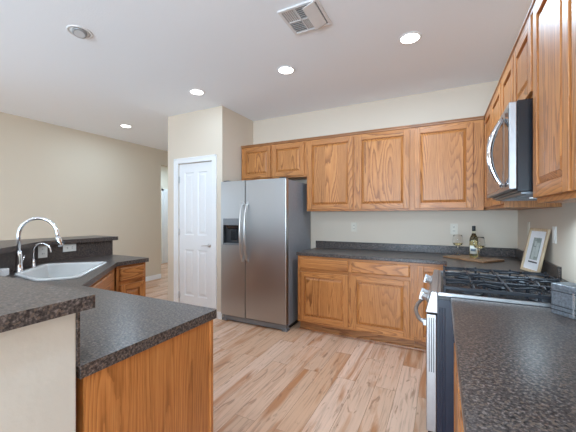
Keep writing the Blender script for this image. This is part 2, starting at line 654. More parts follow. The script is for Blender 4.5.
window_frame('added_window_1', s0, s1, 0.0, 2.15, 'x', REAR - 0.03, [(s0 + s1) / 2])  # these four frame the unseen windows added for light
window_frame('added_window_2', w0, w1, 0.0, 2.15, 'x', REAR - 0.03, [(w0 + w1) / 2])
window_frame('added_window_4', vy0, vy1, vz0, vz1, 'y', XL - 0.03, [(vy0 + vy1) / 2])
window_frame('added_window_3', wy0, wy1, wz0, wz1, 'y', XL - 0.03, [(wy0 + wy1) / 2])

# baseboards
structure(MB().box(XL, REAR, 0, XL + 0.014, OY0, 0.095).build('baseboard_left', TRIM, bevel=0.004))
bb = MB().box(XPL, YP - 0.014, 0, -3.385, YP, 0.095).box(-2.60, YP - 0.014, 0, XP, YP, 0.095)
structure(bb.build('baseboard_pantry', TRIM, bevel=0.004))
structure(MB().box(XH, OY0, 0, XH + 0.014, 5.95, 0.095).build('baseboard_hall', TRIM, bevel=0.004))

# pantry door: four panels, white, with casing, lever and three hinges


def panel_door(w, h, t, panels):
    """front at y=0 facing -y; panels are (x0, z0, x1, z1)"""
    m = MB()
    xs = sorted({0, w} | {p[0] for p in panels} | {p[2] for p in panels})
    zs = sorted({0, h} | {p[1] for p in panels} | {p[3] for p in panels})
    for i in range(len(xs) - 1):
        for j in range(len(zs) - 1):
            cx, cz = (xs[i] + xs[i + 1]) / 2, (zs[j] + zs[j + 1]) / 2
            if not any(p[0] < cx < p[2] and p[1] < cz < p[3] for p in panels):
                m.box(xs[i], 0, zs[j], xs[i + 1], t, zs[j + 1])
    for x0, z0, x1, z1 in panels:
        rect = lambda d, y: [(x0 + d, y, z0 + d), (x1 - d, y, z0 + d), (x1 - d, y, z1 - d), (x0 + d, y, z1 - d)]
        m.loft([rect(0, 0), rect(0.012, 0.010), rect(0.030, 0.010), rect(0.050, 0.003)])
    bmesh.ops.remove_doubles(m.bm, verts=m.bm.verts, dist=0.0005)
    return m


dw, dh = dx1 - dx0 - 0.006, 2.045
door = panel_door(dw, dh, 0.035, [(0.10, 1.06, dw / 2 - 0.035, dh - 0.12), (dw / 2 + 0.035, 1.06, dw - 0.10, dh - 0.12),
                                 (0.10, 0.22, dw / 2 - 0.035, 0.86), (dw / 2 + 0.035, 0.22, dw - 0.10, 0.86)]).build('door_1', DOORW)
door.location = (dx0 + 0.003, YP + 0.012, 0.012)
structure(door, 'white four panel pantry door with a nickel lever', 'door')
hm = MB().lathe([(0.026, 0.0), (0.026, 0.008), (0.012, 0.012), (0.010, 0.045)], (dw - 0.06, -0.012 + 0.0, 0.93), 'y', 20)
for v in hm.bm.verts:
    v.co.y = -(v.co.y + 0.012)
hm.tube([(dw - 0.06, -0.043, 0.93), (dw - 0.09, -0.046, 0.931), (dw - 0.13, -0.045, 0.928), (dw - 0.165, -0.040, 0.925)], [0.009, 0.008, 0.007, 0.006])
hm.build('door_handle', NICKEL, door)
for z in (0.22, 1.10, 1.83):
    MB().box(-0.008, -0.012, z - 0.045, 0.014, 0.004, z + 0.045).tube([(-0.003, -0.013, z - 0.048), (-0.003, -0.013, z + 0.048)], 0.006).build('hinge', NICKEL, door)
cas = MB()
cw = 0.072
cas.box(dx0 - cw, YP - 0.018, 0, dx0 + 0.002, YP, dz + cw).box(dx1 - 0.002, YP - 0.018, 0, dx1 + cw, YP, dz + cw).box(dx0, YP - 0.018, dz, dx1, YP, dz + cw)
cas.box(dx0 - cw, YP - 0.024, 0, dx0 - cw + 0.02, YP - 0.018, dz + cw).box(dx1 + cw - 0.02, YP - 0.024, 0, dx1 + cw, YP - 0.018, dz + cw).box(dx0 - cw, YP - 0.024, dz + cw - 0.02, dx1 + cw, YP - 0.018, dz + cw)
structure(cas.build('trim_1', TRIM, bevel=0.003))
# the hall door seen through the opening
d2 = panel_door(0.46, 2.03, 0.035, [(0.09, 1.06, 0.20, 1.90), (0.26, 1.06, 0.37, 1.90), (0.09, 0.22, 0.20, 0.86), (0.26, 0.22, 0.37, 0.86)]).build('door_2', DOORW)
d2.location = (XH + 0.040, 6.07, 0.01)
d2.rotation_euler = (0, 0, PI / 2)
structure(d2, 'white panel door at the end of the hall', 'door')
structure(MB().box(XH, 6.01, 0, XH + 0.02, 6.066, 2.10).box(XH, 6.01, 2.045, XH + 0.02, 6.58, 2.10).build('trim_2', TRIM))

# half wall of the peninsula
HW = [(-0.909, 0.492), (-2.320, 0.492), (-3.22, 1.392), (-3.22, 2.10), (-3.40, 2.10), (-3.40, 1.317), (-2.373, 0.29), (-0.909, 0.29)]
for nm, k in (('wall_peninsula', 0), ('wall_peninsula_diagonal', 1), ('wall_peninsula_end', 2)):
    structure(MB().prism([HW[k], HW[k + 1], HW[6 - k], HW[7 - k]], 0, 1.071).build(nm, PAINT_HALF, bevel=0.004 if k == 0 else 0))

# ------------------------------------------------------------------ cabinets


def cabinet_door(parent, x0, z0, x1, z1, rail=0.056, t=0.019, name='door'):
    """raised panel door with its back at y=0, its face at y=-t"""
    g = 0.009
    m = MB()
    m.box(x0, -t, z0, x0 + rail, -0.0005, z1, 0).box(x1 - rail, -t, z0, x1, -0.0005, z1, 0)
    m.box(x0 + rail, -t, z0, x1 - rail, -0.0005, z0 + rail, 1).box(x0 + rail, -t, z1 - rail, x1 - rail, -0.0005, z1, 1)
    d = m.build(name, [OAK_Z, OAK_X], parent, bevel=0.003)
    a0, b0, a1, b1 = x0 + rail, z0 + rail, x1 - rail, z1 - rail
    rect = lambda k, y: [(a0 + k, y, b0 + k), (a1 - k, y, b0 + k), (a1 - k, y, b1 - k), (a0 + k, y, b1 - k)]
    p = MB().loft([rect(0, -0.0035), rect(0.005, -0.0035), rect(0.026, -0.014), rect(0.030, -0.0165)])
    p.build('raised_panel', [OAK_Z], d)
    return d


def drawer_front(parent, x0, z0, x1, z1, t=0.019):
    m = MB().box(x0, -t + 0.006, z0, x1, -0.0005, z1)
    k = 0.012
    m.hexa([(x0 + 0.001, -t + 0.006, z0 + 0.001), (x1 - 0.001, -t + 0.006, z0 + 0.001), (x1 - k, -t, z0 + k), (x0 + k, -t, z0 + k),
            (x0 + 0.001, -t + 0.006, z1 - 0.001), (x1 - 0.001, -t + 0.006, z1 - 0.001), (x1 - k, -t, z1 - k), (x0 + k, -t, z1 - k)])
    return m.build('drawer_front', [OAK_X], parent)


def upper_cabinet(name, label, loc, rz, w, z0, z1, doors, depth=0.305, group=None, ends=''):
    t = thing(name, label, 'cabinet', loc, rz, group)
    m = MB().box(0, 0.0195, z0, w, depth, z1, 0)
    # face frame
    m.box(0, 0, z0, w, 0.019, z0 + 0.035, 1).box(0, 0, z1 - 0.05, w, 0.019, z1, 1)
    prev = 0
    for d0, d1 in doors + [(w, w)]:
        if d0 - prev > 0.004:
            m.box(prev - (0.012 if prev else 0), 0.0, z0 + 0.035, d0 + (0.012 if d0 < w else 0), 0.019, z1 - 0.05, 0)
        prev = d1
    m.build('cabinet_body', [OAK_Z, OAK_X], t)
    for d0, d1 in doors:
        cabinet_door(t, d0, z0 + 0.022, d1, z1 - 0.042)
    MB().profile([(0.0, z1 - 0.028), (-0.008, z1 - 0.022), (-0.010, z1 - 0.008), (-0.016, z1 - 0.004), (-0.016, z1 + 0.006), (0.0, z1 + 0.006)], 0, w).build('top_moulding', [OAK_DARK], t)
    return t


def base_cabinet(name, label, loc, rz, w, cells, depth=0.585, group=None, toe=0.07, drawers=True, top=0.875):
    t = thing(name, label, 'cabinet', loc, rz, group)
    m = MB().box(0, 0.0195, 0.105, w, depth, top, 0)
    m.box(0, 0, 0.105, w, 0.019, 0.15, 1).box(0, 0, top - 0.032, w, 0.019, top, 1)
    prev = 0
    for d0, d1 in cells + [(w, w)]:
        if d0 - prev > 0.004:
            m.box(prev - (0.012 if prev else 0), 0.0, 0.15, d0 + (0.012 if d0 < w else 0), 0.019, top - 0.032, 0)
        prev = d1
    if drawers:
        m.box(0, 0.001, 0.69, w, 0.0195, 0.73, 1)
    m.build('cabinet_body', [OAK_Z, OAK_X], t)
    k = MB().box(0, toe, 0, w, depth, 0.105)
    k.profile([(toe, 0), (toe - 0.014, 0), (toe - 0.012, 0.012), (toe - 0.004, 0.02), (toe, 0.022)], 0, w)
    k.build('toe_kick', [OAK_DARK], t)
    for d0, d1 in cells:
        if drawers:
            drawer_front(t, d0, 0.727, d1, 0.852)
            cabinet_door(t, d0, 0.128, d1, 0.692)
        else:
            cabinet_door(t, d0, 0.128, d1, 0.852)
    return t


FX = 0.388                       # front plane of the right hand uppers' frames
UD = D - 0.31                   # front plane of the back uppers' frames
UZ0, UZ1 = 1.394, 2.312
upper_cabinet('wall_cabinet', 'short oak wall cabinet with two doors above the refrigerator', (-2.520, UD, 0), 0, 1.0, 1.835, UZ1, [(0.022, 0.478), (0.51, 0.968)])
upper_cabinet('wall_cabinet', 'oak wall cabinet with two tall doors right of the refrigerator', (-1.519, UD, 0), 0, 1.222, UZ0, UZ1, [(0.018, 0.592), (0.636, 1.207)])
upper_cabinet('wall_cabinet', 'oak wall cabinet with one tall door in the back corner', (-0.296, UD, 0), 0, 0.667, UZ0, UZ1, [(0.036, 0.577)])
# right wall; local x runs from the far end towards the camera
upper_cabinet('wall_cabinet', 'oak wall cabinet on the right wall between the corner and the microwave', (FX, D - 0.002, 0), -PI / 2, 1.285, UZ0, UZ1, [(0.37, 0.79), (0.83, 1.265)], depth=0.308)
upper_cabinet('wall_cabinet', 'short oak wall cabinet with two doors above the microwave', (FX, 2.563, 0), -PI / 2, 0.816, 1.892, UZ1, [(0.02, 0.395), (0.421, 0.796)], depth=0.308)
upper_cabinet('wall_cabinet', 'oak wall cabinet nearest the viewer on the right wall', (FX, 1.746, 0), -PI / 2, 0.99, UZ0, UZ1, [(0.016, 0.446), (0.475, 0.972)], depth=0.308)

BF = D - 0.612                   # face frame plane of the back base cabinets
base_cabinet('base_cabinet', 'oak base cabinet with two drawers over two doors beside the refrigerator', (-1.505, BF, 0), 0, 1.262, [(0.032, 0.605), (0.640, 1.225)], depth=0.60)
base_cabinet('corner_base_cabinet', 'oak corner base cabinet with one full height door behind the range', (-0.242, BF, 0), 0, 0.935, [(0.03, 0.285)], depth=0.60, drawers=False)
base_cabinet('base_cabinet', 'narrow oak base cabinet between the corner and the far side of the range', (0.075, BF - 0.0005, 0), -PI / 2, 0.670, [(0.30, 0.655)], depth=0.615, drawers=False)
base_cabinet('base_cabinet', 'oak base cabinet under the near right counter beside the range', (0.075, 1.787, 0), -PI / 2, 1.40, [(0.025, 0.48), (0.51, 0.95)], depth=0.615)

# peninsula cabinets
pc = base_cabinet('peninsula_cabinet', 'oak peninsula cabinet with a plain veneered end panel facing the aisle', (-0.9205, 1.055, 0), PI, 1.00, [(0.03, 0.48), (0.51, 0.96)], depth=0.54, toe=0.07)
ep = MB().box(-0.001, -0.001, 0, -0.0085, 0.541, 0.875)
ep.build('end_panel', [OAK_Z], pc)
MB().box(-0.0135, -0.004, 0, -0.0086, 0.014, 0.875).build('corner_strip', [OAK_Z], pc)
fc = base_cabinet('peninsula_cabinet', 'narrow oak drawer and door cabinet at the far end of the peninsula', (-2.662, 1.782, 0), PI / 2, 0.308, [(0.03, 0.285)], depth=0.53)
sb = thing('sink_cabinet', 'oak diagonal corner cabinet below the white sink', 'cabinet', (-1.945, 1.052, 0), math.radians(135))
m = MB().box(0.0, 0, 0.105, 0.99, 0.019, 0.875, 0)
m.build('cabinet_front', [OAK_Z], sb)
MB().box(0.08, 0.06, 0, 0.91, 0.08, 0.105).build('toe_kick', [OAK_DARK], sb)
cabinet_door(sb, 0.10, 0.128, 0.485, 0.692)
cabinet_door(sb, 0.505, 0.128, 0.89, 0.692)
drawer_front(sb, 0.10, 0.727, 0.89, 0.852)

# ------------------------------------------------------------------ countertops
CT, CZ = 0.876, 0.914
bk = thing('countertop', 'dark speckled laminate countertop along the back wall and into the corner', 'countertop', (0, 0, 0))
MB().prism([(-1.515, D - 0.637), (0.042, D - 0.637), (0.042, 2.565), (R - 0.001, 2.565), (R - 0.001, D - 0.001), (-1.515, D - 0.001)], CT, CZ).build('counter_slab', LAM, bk, bevel=0.006)
MB().prism([(-1.515, D - 0.021), (R - 0.021, D - 0.021), (R - 0.021, 2.565), (R - 0.001, 2.565), (R - 0.001, D - 0.001), (-1.515, D - 0.001)], CZ + 0.0003, 1.003).build('backsplash', LAM, bk, bevel=0.003)
nr = thing('countertop', 'dark speckled laminate countertop at near right in front of the range', 'countertop', (0, 0, 0))
MB().box(0.042, 0.35, CT, R - 0.001, 1.790, CZ).build('counter_slab', LAM, nr, bevel=0.006)
MB().box(R - 0.021, 0.35, CZ + 0.0003, R - 0.001, 1.25, 1.003).build('backsplash', LAM, nr, bevel=0.003)

pn = thing('countertop', 'dark speckled laminate peninsula countertop holding the sink', 'countertop', (0, 0, 0))
uv = lambda u, v: (-(u + v) / math.sqrt(2), (u - v) / math.sqrt(2))
SINK_OUT = [uv(3.12, 0.685), uv(2.40, 0.70), uv(2.355, 0.92), uv(2.66, 1.175), uv(3.15, 1.175)]
sink_outer = round_poly(SINK_OUT, [0.05, 0.06, 0.09, 0.09, 0.06])
hole = inset_poly(sink_outer, 0.015)
PT = round_poly([(-0.905, 0.501), (-0.905, 1.086), (-1.948, 1.084), (-2.632, 1.768), (-2.632, 2.11), (-3.2, 2.11), (-3.2, 1.40), (-2.301, 0.501)], [0, 0.012, 0, 0, 0.012, 0, 0, 0])
MB().prism(PT, CT, CZ, [hole]).build('counter_slab', LAM, pn, bevel=0.005)
BS = [(-0.907, 0.5005), (-2.2998, 0.5005), (-3.1995, 1.4002), (-3.1995, 2.10), (-3.2195, 2.10), (-3.2195, 1.392), (-2.3195, 0.4925), (-0.907, 0.4925)]
for k in range(3):
    MB().prism([BS[k], BS[k + 1], BS[6 - k], BS[7 - k]], CZ + 0.0005, 1.071).build('backsplash', LAM, pn)

bar = MB().prism(round_poly([(-0.885, 0.535), (-2.275, 0.535), (-3.165, 1.425), (-3.165, 2.145), (-3.60, 2.145), (-3.60, 1.249), (-2.451, 0.10), (-0.885, 0.10)], [0.015, 0.02, 0.02, 0.01, 0.02, 0.02, 0.02, 0.02]), 1.0725, 1.111).build('bar_top', LAM, bevel=0.006)
tag(bar, 'dark speckled raised bar top on the half wall around the sink', 'bar top')

# ------------------------------------------------------------------ sink and taps
sk = thing('sink', 'white drop-in corner sink in the peninsula countertop', 'sink', (*uv(2.76, 0.95), CZ))
ox, oy = uv(2.76, 0.95)
loc2 = lambda l, z: [(x - ox, y - oy, z) for x, y in l]
loops = [loc2(sink_outer, 0.001), loc2(sink_outer, 0.009), loc2(inset_poly(sink_outer, 0.006), 0.013), loc2(inset_poly(sink_outer, 0.028), 0.013),
         loc2(inset_poly(sink_outer, 0.036), 0.004), loc2(inset_poly(sink_outer, 0.045), -0.06), loc2(inset_poly(sink_outer, 0.055), -0.165), loc2(inset_poly(sink_outer, 0.085), -0.19)]
MB().loft(loops).build('basin', SINK, sk)
MB().lathe([(0.045, -0.1895), (0.045, -0.186), (0.036, -0.185), (0.03, -0.188)], (0, 0, 0)).build('drain', CHROME, sk)

du = Vector((1, 1, 0)).normalized()          # from the wall over the bowl


def arc_path(base, height, radius, drop, direction, n=16):
    b = Vector(base)
    pts = [b, b + Vector((0, 0, height * 0.5)), b + Vector((0, 0, height - radius))]
    for i in range(1, n + 1):
        a = PI * i / n
        pts.append(b + Vector((0, 0, height - radius)) + direction * (radius - radius * math.cos(a)) + Vector((0, 0, radius * math.sin(a))))
    pts.append(pts[-1] + Vector((0, 0, -drop)) + direction * 0.004)
    return pts


fx, fy = uv(2.805, 1.206)
fa = thing('faucet', 'tall chrome gooseneck faucet standing behind the white sink', 'faucet', (fx, fy, CZ))
MB().lathe([(0.030, 0.0003), (0.030, 0.008), (0.024, 0.014), (0.021, 0.07), (0.019, 0.13), (0.015, 0.16)]).build('base', CHROME, fa)
fdir = Vector((0.78, 0.62, 0)).normalized()
pts = arc_path((0, 0, 0.13), 0.275, 0.128, 0.01, fdir)
MB().tube(pts, 0.0125, 14).build('neck', CHROME, fa)
e = pts[-1]
MB().tube([e, e + Vector((0, 0, -0.02)) + fdir * 0.003, e + Vector((0, 0, -0.065)) + fdir * 0.016, e + Vector((0, 0, -0.08)) + fdir * 0.018], [0.0135, 0.017, 0.019, 0.016], 16).build('spray_head', CHROME, fa)
q = e + Vector((0, 0, -0.05)) + fdir * 0.028
MB().tube([q, q + fdir * 0.018], [0.008, 0.006], 10).build('spray_button', DARKPLASTIC, fa)
side = Vector((-0.62, 0.78, 0))
MB().tube([Vector((0, 0, 0.075)), Vector((-0.024, 0.024, 0.078)), Vector((-0.04, 0.04, 0.085))], [0.013, 0.012, 0.011], 12).tube([Vector((-0.036, 0.036, 0.083)), Vector((-0.062, 0.060, 0.115))], [0.006, 0.005], 10).build('lever_handle', CHROME, fa)
gx, gy = uv(3.02, 1.202)
ft = thing('filter_faucet', 'small chrome filtered water tap beside the tall faucet', 'faucet', (gx, gy, CZ))
MB().lathe([(0.022, 0.0003), (0.022, 0.006), (0.015, 0.012), (0.012, 0.05), (0.009, 0.07)]).build('base', CHROME, ft)
MB().tube(arc_path((0, 0, 0.06), 0.135, 0.062, 0.012, fdir, 14), 0.0065, 12).build('neck', CHROME, ft)
MB().tube([(0, 0, 0.045), (-0.025, 0.025, 0.052)], [0.006, 0.004], 10).build('lever_handle', CHROME, ft)
so = MB().box(-0.045, -0.028, 0.0, 0.045, 0.028, 0.052).build('soap_dish', SOAP, bevel=0.006)
so.location = (-2.727, 0.988, CZ + 0.0006)
so.rotation_euler = (0, 0, math.radians(135))
tag(so, 'small white soap dish on the counter left of the tall faucet', 'soap dish')

# ------------------------------------------------------------------ refrigerator
fr = thing('refrigerator', 'stainless side by side refrigerator with an ice dispenser', 'refrigerator', (-2.521, 3.092, 0))
FW, FH = 0.936, 1.772
box('cabinet_body', STEEL_SIDE, 0.004, 0.075, 0.055, FW - 0.004, 0.74, FH - 0.012, fr, 0.004)
SPL = 0.372


def fridge_door(name, x0, x1, hole=None):
    m = MB()
    z0, z1 = 0.085, FH
    if hole:
        a0, b0, a1, b1 = hole
        m.box(x0, 0, z0, a0, 0.068, z1).box(a1, 0, z0, x1, 0.068, z1).box(a0, 0, z0, a1, 0.068, b0).box(a0, 0, b1, a1, 0.068, z1)
        bmesh.ops.remove_doubles(m.bm, verts=m.bm.verts, dist=0.0002)
        inner = [f for f in m.bm.faces if all(any(abs(v.co.x - q) < 1e-4 for q in (a0, a1)) for v in f.verts) and len({round(v.co.x, 4) for v in f.verts}) == 1 and any(v.co.z < b0 - 0.01 or v.co.z > b1 + 0.01 for v in f.verts)]
        o = m.build(name, STEEL_V, fr)
    else:
        o = m.box(x0, 0, z0, x1, 0.068, z1).build(name, STEEL_V, fr, bevel=0.007)
    return o


HO = (0.035, 0.970, 0.305, 1.305)
fd = fridge_door('freezer_door', 0.0, SPL - 0.003, HO)
gd = fridge_door('fridge_door', SPL + 0.003, FW)
a0, b0, a1, b1 = HO
dm = MB()
dm.box(a0, 0.055, b0, a1, 0.067, b1)                        # back of the recess
dm.box(a0, 0.0, b0, a0 + 0.008, 0.055, b1).box(a1 - 0.008, 0.0, b0, a1, 0.055, b1).box(a0, 0.0, b0, a1, 0.055, b0 + 0.012)
dm.build('dispenser_recess', DARKPLASTIC, fd)
box('dispenser_panel', GREYPLASTIC, a0 + 0.001, -0.004, b1 - 0.085, a1 - 0.001, 0.054, b1 - 0.001, fd, 0.003)
MB().profile([(0.0, b1 - 0.088), (0.05, b1 - 0.088), (0.05, b1 - 0.14), (0.02, b1 - 0.125)], a0 + 0.05, a1 - 0.05).build('dispenser_chute', BLACK, fd)
box('dispenser_paddle', BLACK, a0 + 0.09, 0.035, b0 + 0.06, a1 - 0.09, 0.05, b1 - 0.15, fd, 0.004)
box('drip_tray', GREYPLASTIC, a0 + 0.009, -0.006, b0 + 0.0, a1 - 0.009, 0.05, b0 + 0.022, fd, 0.003)


def bow_handle(parent, x, z0, z1, lean):
    n = 18
    pts = []
    for i in range(n + 1):
        t = i / n
        pts.append((x + lean * math.sin(PI * t), -0.012 - 0.052 * math.sin(PI * t) ** 0.6, z0 + (z1 - z0) * t))
    h = MB().tube(pts, [0.011 + 0.004 * math.sin(PI * i / n) for i in range(n + 1)], 14)
    h.box(x - 0.013, -0.02, z0 - 0.012, x + 0.013, 0.0, z0 + 0.03).box(x - 0.013, -0.02, z1 - 0.03, x + 0.013, 0.0, z1 + 0.012)
    return h.build('handle', NICKEL, parent)


bow_handle(fd, SPL - 0.036, 0.78, 1.50, 0.004)
bow_handle(gd, SPL + 0.036, 0.78, 1.50, -0.004)
MB().box(0.01, 0.03, 0.012, FW - 0.01, 0.09, 0.075).box(0.0, 0.02, 0.0, 0.07, 0.1, 0.03).box(FW - 0.07, 0.02, 0.0, FW, 0.1, 0.03).build('kick_grille', GREYPLASTIC, fr, bevel=0.004)
for hx in (0.02, FW - 0.10):
    box('hinge_cover', DARKPLASTIC, hx, 0.02, FH + 0.0005, hx + 0.08, 0.12, FH + 0.014, fr, 0.004)
box('rear_base', DARKPLASTIC, 0.03, 0.12, 0.0, FW - 0.03, 0.72, 0.054, fr)

# ------------------------------------------------------------------ range (local x from its far side towards the viewer, y from its door into the wall)
RW = 0.762
ra = thing('gas_range', 'stainless and black slide-in gas range on the right wall', 'range', (-0.078, 2.561, 0), -PI / 2)
rb = MB().box(0.002, 0.056, 0.03, RW - 0.002, 0.755, 0.893, 0)
for y in (0.066, 0.078, 0.09):
    rb.box(RW - 0.002, y, 0.05, RW + 0.0015, y + 0.006, 0.85, 0)
rb.build('range_body', BLACK_SIDE, ra, bevel=0.002)
box('base_drawer', BLACK, 0.008, 0.012, 0.03, RW - 0.008, 0.055, 0.155, ra, 0.004)
od = MB().box(0.002, 0.004, 0.178, RW - 0.002, 0.055, 0.808).build('oven_door', STEEL_LIGHT, ra, bevel=0.005)
box('door_window', DARKGLASS, 0.10, 0.0005, 0.30, RW - 0.10, 0.0038, 0.66, od)
vs = MB()
for k in range(3):
    vs.box(RW - 0.0019, 0.017 + 0.011 * k, 0.50, RW - 0.0006, 0.021 + 0.011 * k, 0.79)
vs.build('vent_slots', SLOT, od)
n = 18
hp = [(0.09 + (RW - 0.18) * i / n, -0.008 - 0.062 * math.sin(PI * i / n) ** 0.55, 0.735) for i in range(n + 1)]
hh = MB().tube(hp, 0.0115, 12)
hh.box(0.078, -0.014, 0.72, 0.108, 0.0035, 0.75).box(RW - 0.108, -0.014, 0.72, RW - 0.078, 0.0035, 0.75)
hh.build('handle', STEEL_LIGHT, od)
cp = MB().profile([(0.0, 0.817), (0.06, 0.817), (0.06, 0.93), (0.028, 0.93)], 0.0, RW).build('control_panel', STEEL_LIGHT, ra, bevel=0.003)
for kx in (0.07, 0.165, RW - 0.205, RW - 0.11):
    k = MB()
    k.lathe([(0.026, 0.0), (0.026, 0.006), (0.021, 0.008), (0.019, 0.034), (0.016, 0.038)], (0, 0, 0), 'y', 22)
    k.box(-0.006, 0.030, -0.021, 0.006, 0.048, 0.021)
    ko = k.build('knob', STEEL_LIGHT, ra)
    ko.location = (kx, 0.0135, 0.87)
    ko.rotation_euler = (math.radians(14), 0, PI)
ct = MB()
ct.box(0.0, 0.061, 0.894, RW, 0.765, 0.912, 0)
ct.build('cooktop', BLACK, ra)
rim = MB().box(RW - 0.016, 0.061, 0.9125, RW, 0.70, 0.930).box(0.0, 0.061, 0.9125, 0.012, 0.70, 0.926).box(0.012, 0.061, 0.9125, RW - 0.016, 0.075, 0.926)
rim.build('cooktop_rim', STEEL_LIGHT, ra, bevel=0.002)
box('rear_vent_trim', BLACK, 0.0, 0.70, 0.9125, RW, 0.765, 0.94, ra, 0.004)
for bx, by, r in ((0.14, 0.22, 0.045), (0.14, 0.54, 0.038), (RW / 2, 0.38, 0.05), (RW - 0.14, 0.22, 0.04), (RW - 0.14, 0.54, 0.048)):
    b = MB().lathe([(r + 0.018, 0.9123), (r + 0.016, 0.918), (r, 0.92), (r, 0.932), (r - 0.008, 0.934)], (bx, by, 0)).build('burner', IRON, ra)
    MB().lathe([(r - 0.004, 0.9343), (r - 0.004, 0.941), (r - 0.012, 0.944)], (bx, by, 0)).build('burner_cap', BLACK, b)


def grate(x0, x1):
    m = MB()
    y0, y1, zt, zb, w = 0.088, 0.69, 0.962, 0.945, 0.012
    m.box(x0, y0, zb, x0 + w, y1, zt).box(x1 - w, y0, zb, x1, y1, zt).box(x0 + w, y0, zb, x1 - w, y0 + w, zt).box(x0 + w, y1 - w, zb, x1 - w, y1, zt)
    for t in (0.5,):
        ym = y0 + (y1 - y0) * t
        m.box(x0 + w, ym - w / 2, zb, x1 - w, ym + w / 2, zt)
    xm = (x0 + x1) / 2
    for yc in (y0 + 0.14, y1 - 0.14):
        for sx, sy in ((1, 0), (-1, 0)):
            xe = x1 if sx > 0 else x0
            m.tube([(xe - sx * 0.006, yc, zt - 0.006), (xm + sx * 0.055, yc, zt + 0.004), (xm + sx * 0.022, yc, zt - 0.002)], [0.006, 0.006, 0.005], 8)
        for sy in (1, -1):
            ye = yc + sy * 0.14
            m.tube([(xm, ye - sy * 0.006, zt - 0.006), (xm, yc + sy * 0.06, zt + 0.004), (xm, yc + sy * 0.022, zt - 0.002)], [0.006, 0.006, 0.005], 8)
    # feet and edge bumps
    for xx in (x0, x1 - w):
        for yy in (y0, y0 + 0.20, y0 + 0.40, y1 - w):
            m.box(xx, yy, 0.9126, xx + w, yy + w, zb)
            m.box(xx, yy, zt, xx + w, yy + w, zt + 0.008)
    return m.build('grate', IRON, ra, bevel=0.002, seg=1)


gw = (RW - 0.046) / 3
for i in range(3):
    grate(0.020 + i * (gw + 0.002), 0.020 + i * (gw + 0.002) + gw)

# ------------------------------------------------------------------ microwave
mw = thing('microwave', 'stainless over the range microwave with a bowed chrome handle', 'microwave', (0.287, 2.557, 1.45), -PI / 2)
MWW, MWH = 0.790, 0.432
mb = MB().box(0.0, 0.032, 0.0, MWW, 0.405, MWH)
mb.build('case', BLACK, mw, bevel=0.003)
md = MB().box(0.0, 0.0, 0.012, MWW, 0.031, MWH - 0.004).build('door', STEEL_LIGHT, mw, bevel=0.004)
box('door_window', DARKGLASS, 0.012, -0.0015, 0.03, MWW - 0.16, -0.0001, MWH - 0.03, md)
box('control_panel', DARKGLASS, MWW - 0.10, -0.0015, 0.03, MWW - 0.012, -0.0001, MWH - 0.03, md)
n = 20
hp = []
for i in range(n + 1):
    t = i / n
    hp.append((MWW - 0.128, -0.006 - 0.058 * math.sin(PI * t) ** 0.8, 0.035 + 0.345 * t))
mh = MB().tube(hp, [0.010 + 0.006 * math.sin(PI * i / n) for i in range(n + 1)], 14)
mh.build('handle', CHROME, md)
ub = MB().box(0.02, 0.05, -0.010, MWW - 0.02, 0.38, -0.0005)
for k in range(9):
    ub.box(0.06 + 0.03 * k, 0.08, -0.014, 0.07 + 0.03 * k, 0.26, -0.0102)
    ub.box(MWW - 0.07 - 0.03 * k, 0.08, -0.014, MWW - 0.06 - 0.03 * k, 0.26, -0.0102)
ub.build('underside_grille', GREYPLASTIC, mw)
box('cooktop_lamp', TASKGLOW, MWW / 2 - 0.03, 0.165, -0.013, MWW / 2 + 0.03, 0.195, -0.0102, mw)
area('range_task_lamp', (0.287 + 0.18, 2.557 - MWW / 2, 1.45 - 0.018), (0, 0, 0), 0.06, 0.03, 3.2, (0.66, 0.86, 1.0), 'RECTANGLE', 138)

# ------------------------------------------------------------------ things on the corner counter
ang = math.radians(140)
cb = MB().box(0, 0, 0, 0.42, 0.29, 0.018)
cbo = cb.build('cutting_board', BOARD, bevel=0.004)
# front corner near the range, long side running to the back left
e1 = Vector((math.cos(ang), math.sin(ang), 0))
cbo.location = (0.335, 3.19, CZ + 0.0003)
cbo.rotation_euler = (0, 0, ang - PI / 2 - PI / 2 + PI)
tag(cbo, 'brown wooden serving board under the wine bottle in the counter corner', 'cutting board')
# the board's local x runs along e1, its local y must run away from the viewer (to the right and back)
cbo.data.transform(Matrix.Scale(-1, 4, (0, 1, 0)))
cbo.data.flip_normals()
BZ = CZ + 0.0188
bo = thing('wine_bottle', 'white wine bottle with a black capsule standing on the wooden board', 'bottle', (0.282, 3.475, BZ))
MB().lathe([(0.030, 0.0), (0.0365, 0.004), (0.0375, 0.01), (0.0375, 0.155), (0.036, 0.175), (0.030, 0.200), (0.020, 0.222), (0.0150, 0.240), (0.0142, 0.297), (0.0150, 0.298), (0.0150, 0.303)], seg=36).build('bottle_glass', BOTTLE, bo)
MB().lathe([(0.0335, 0.006), (0.0345, 0.010), (0.0345, 0.155), (0.033, 0.172), (0.027, 0.197), (0.017, 0.219), (0.0125, 0.232)], seg=32).build('wine', WINE, bo)
MB().lathe([(0.0153, 0.255), (0.0158, 0.256), (0.0158, 0.304), (0.012, 0.306)], seg=28).build('capsule', FOIL, bo)


def wrap_label(parent, name, mat, r, z0, z1, a0, a1):
    m = MB()
    rows = []
    for z in (z0, z1):
        rows.append([m.bm.verts.new((r * math.cos(a0 + (a1 - a0) * i / 16), r * math.sin(a0 + (a1 - a0) * i / 16), z)) for i in range(17)])
    for i in range(16):
        m.face([rows[0][i], rows[0][i + 1], rows[1][i + 1], rows[1][i]], 0, True)
    o = m.build(name, mat, parent)
    s = o.modifiers.new('thick', 'SOLIDIFY')
    s.thickness = 0.0004
    s.offset = 1
    return o


wrap_label(bo, 'paper_label', PAPER, 0.0378, 0.035, 0.115, -2.7, -0.7)
wrap_label(bo, 'label_band', PAPER_BLUE, 0.0384, 0.060, 0.085, -2.4, -1.2)


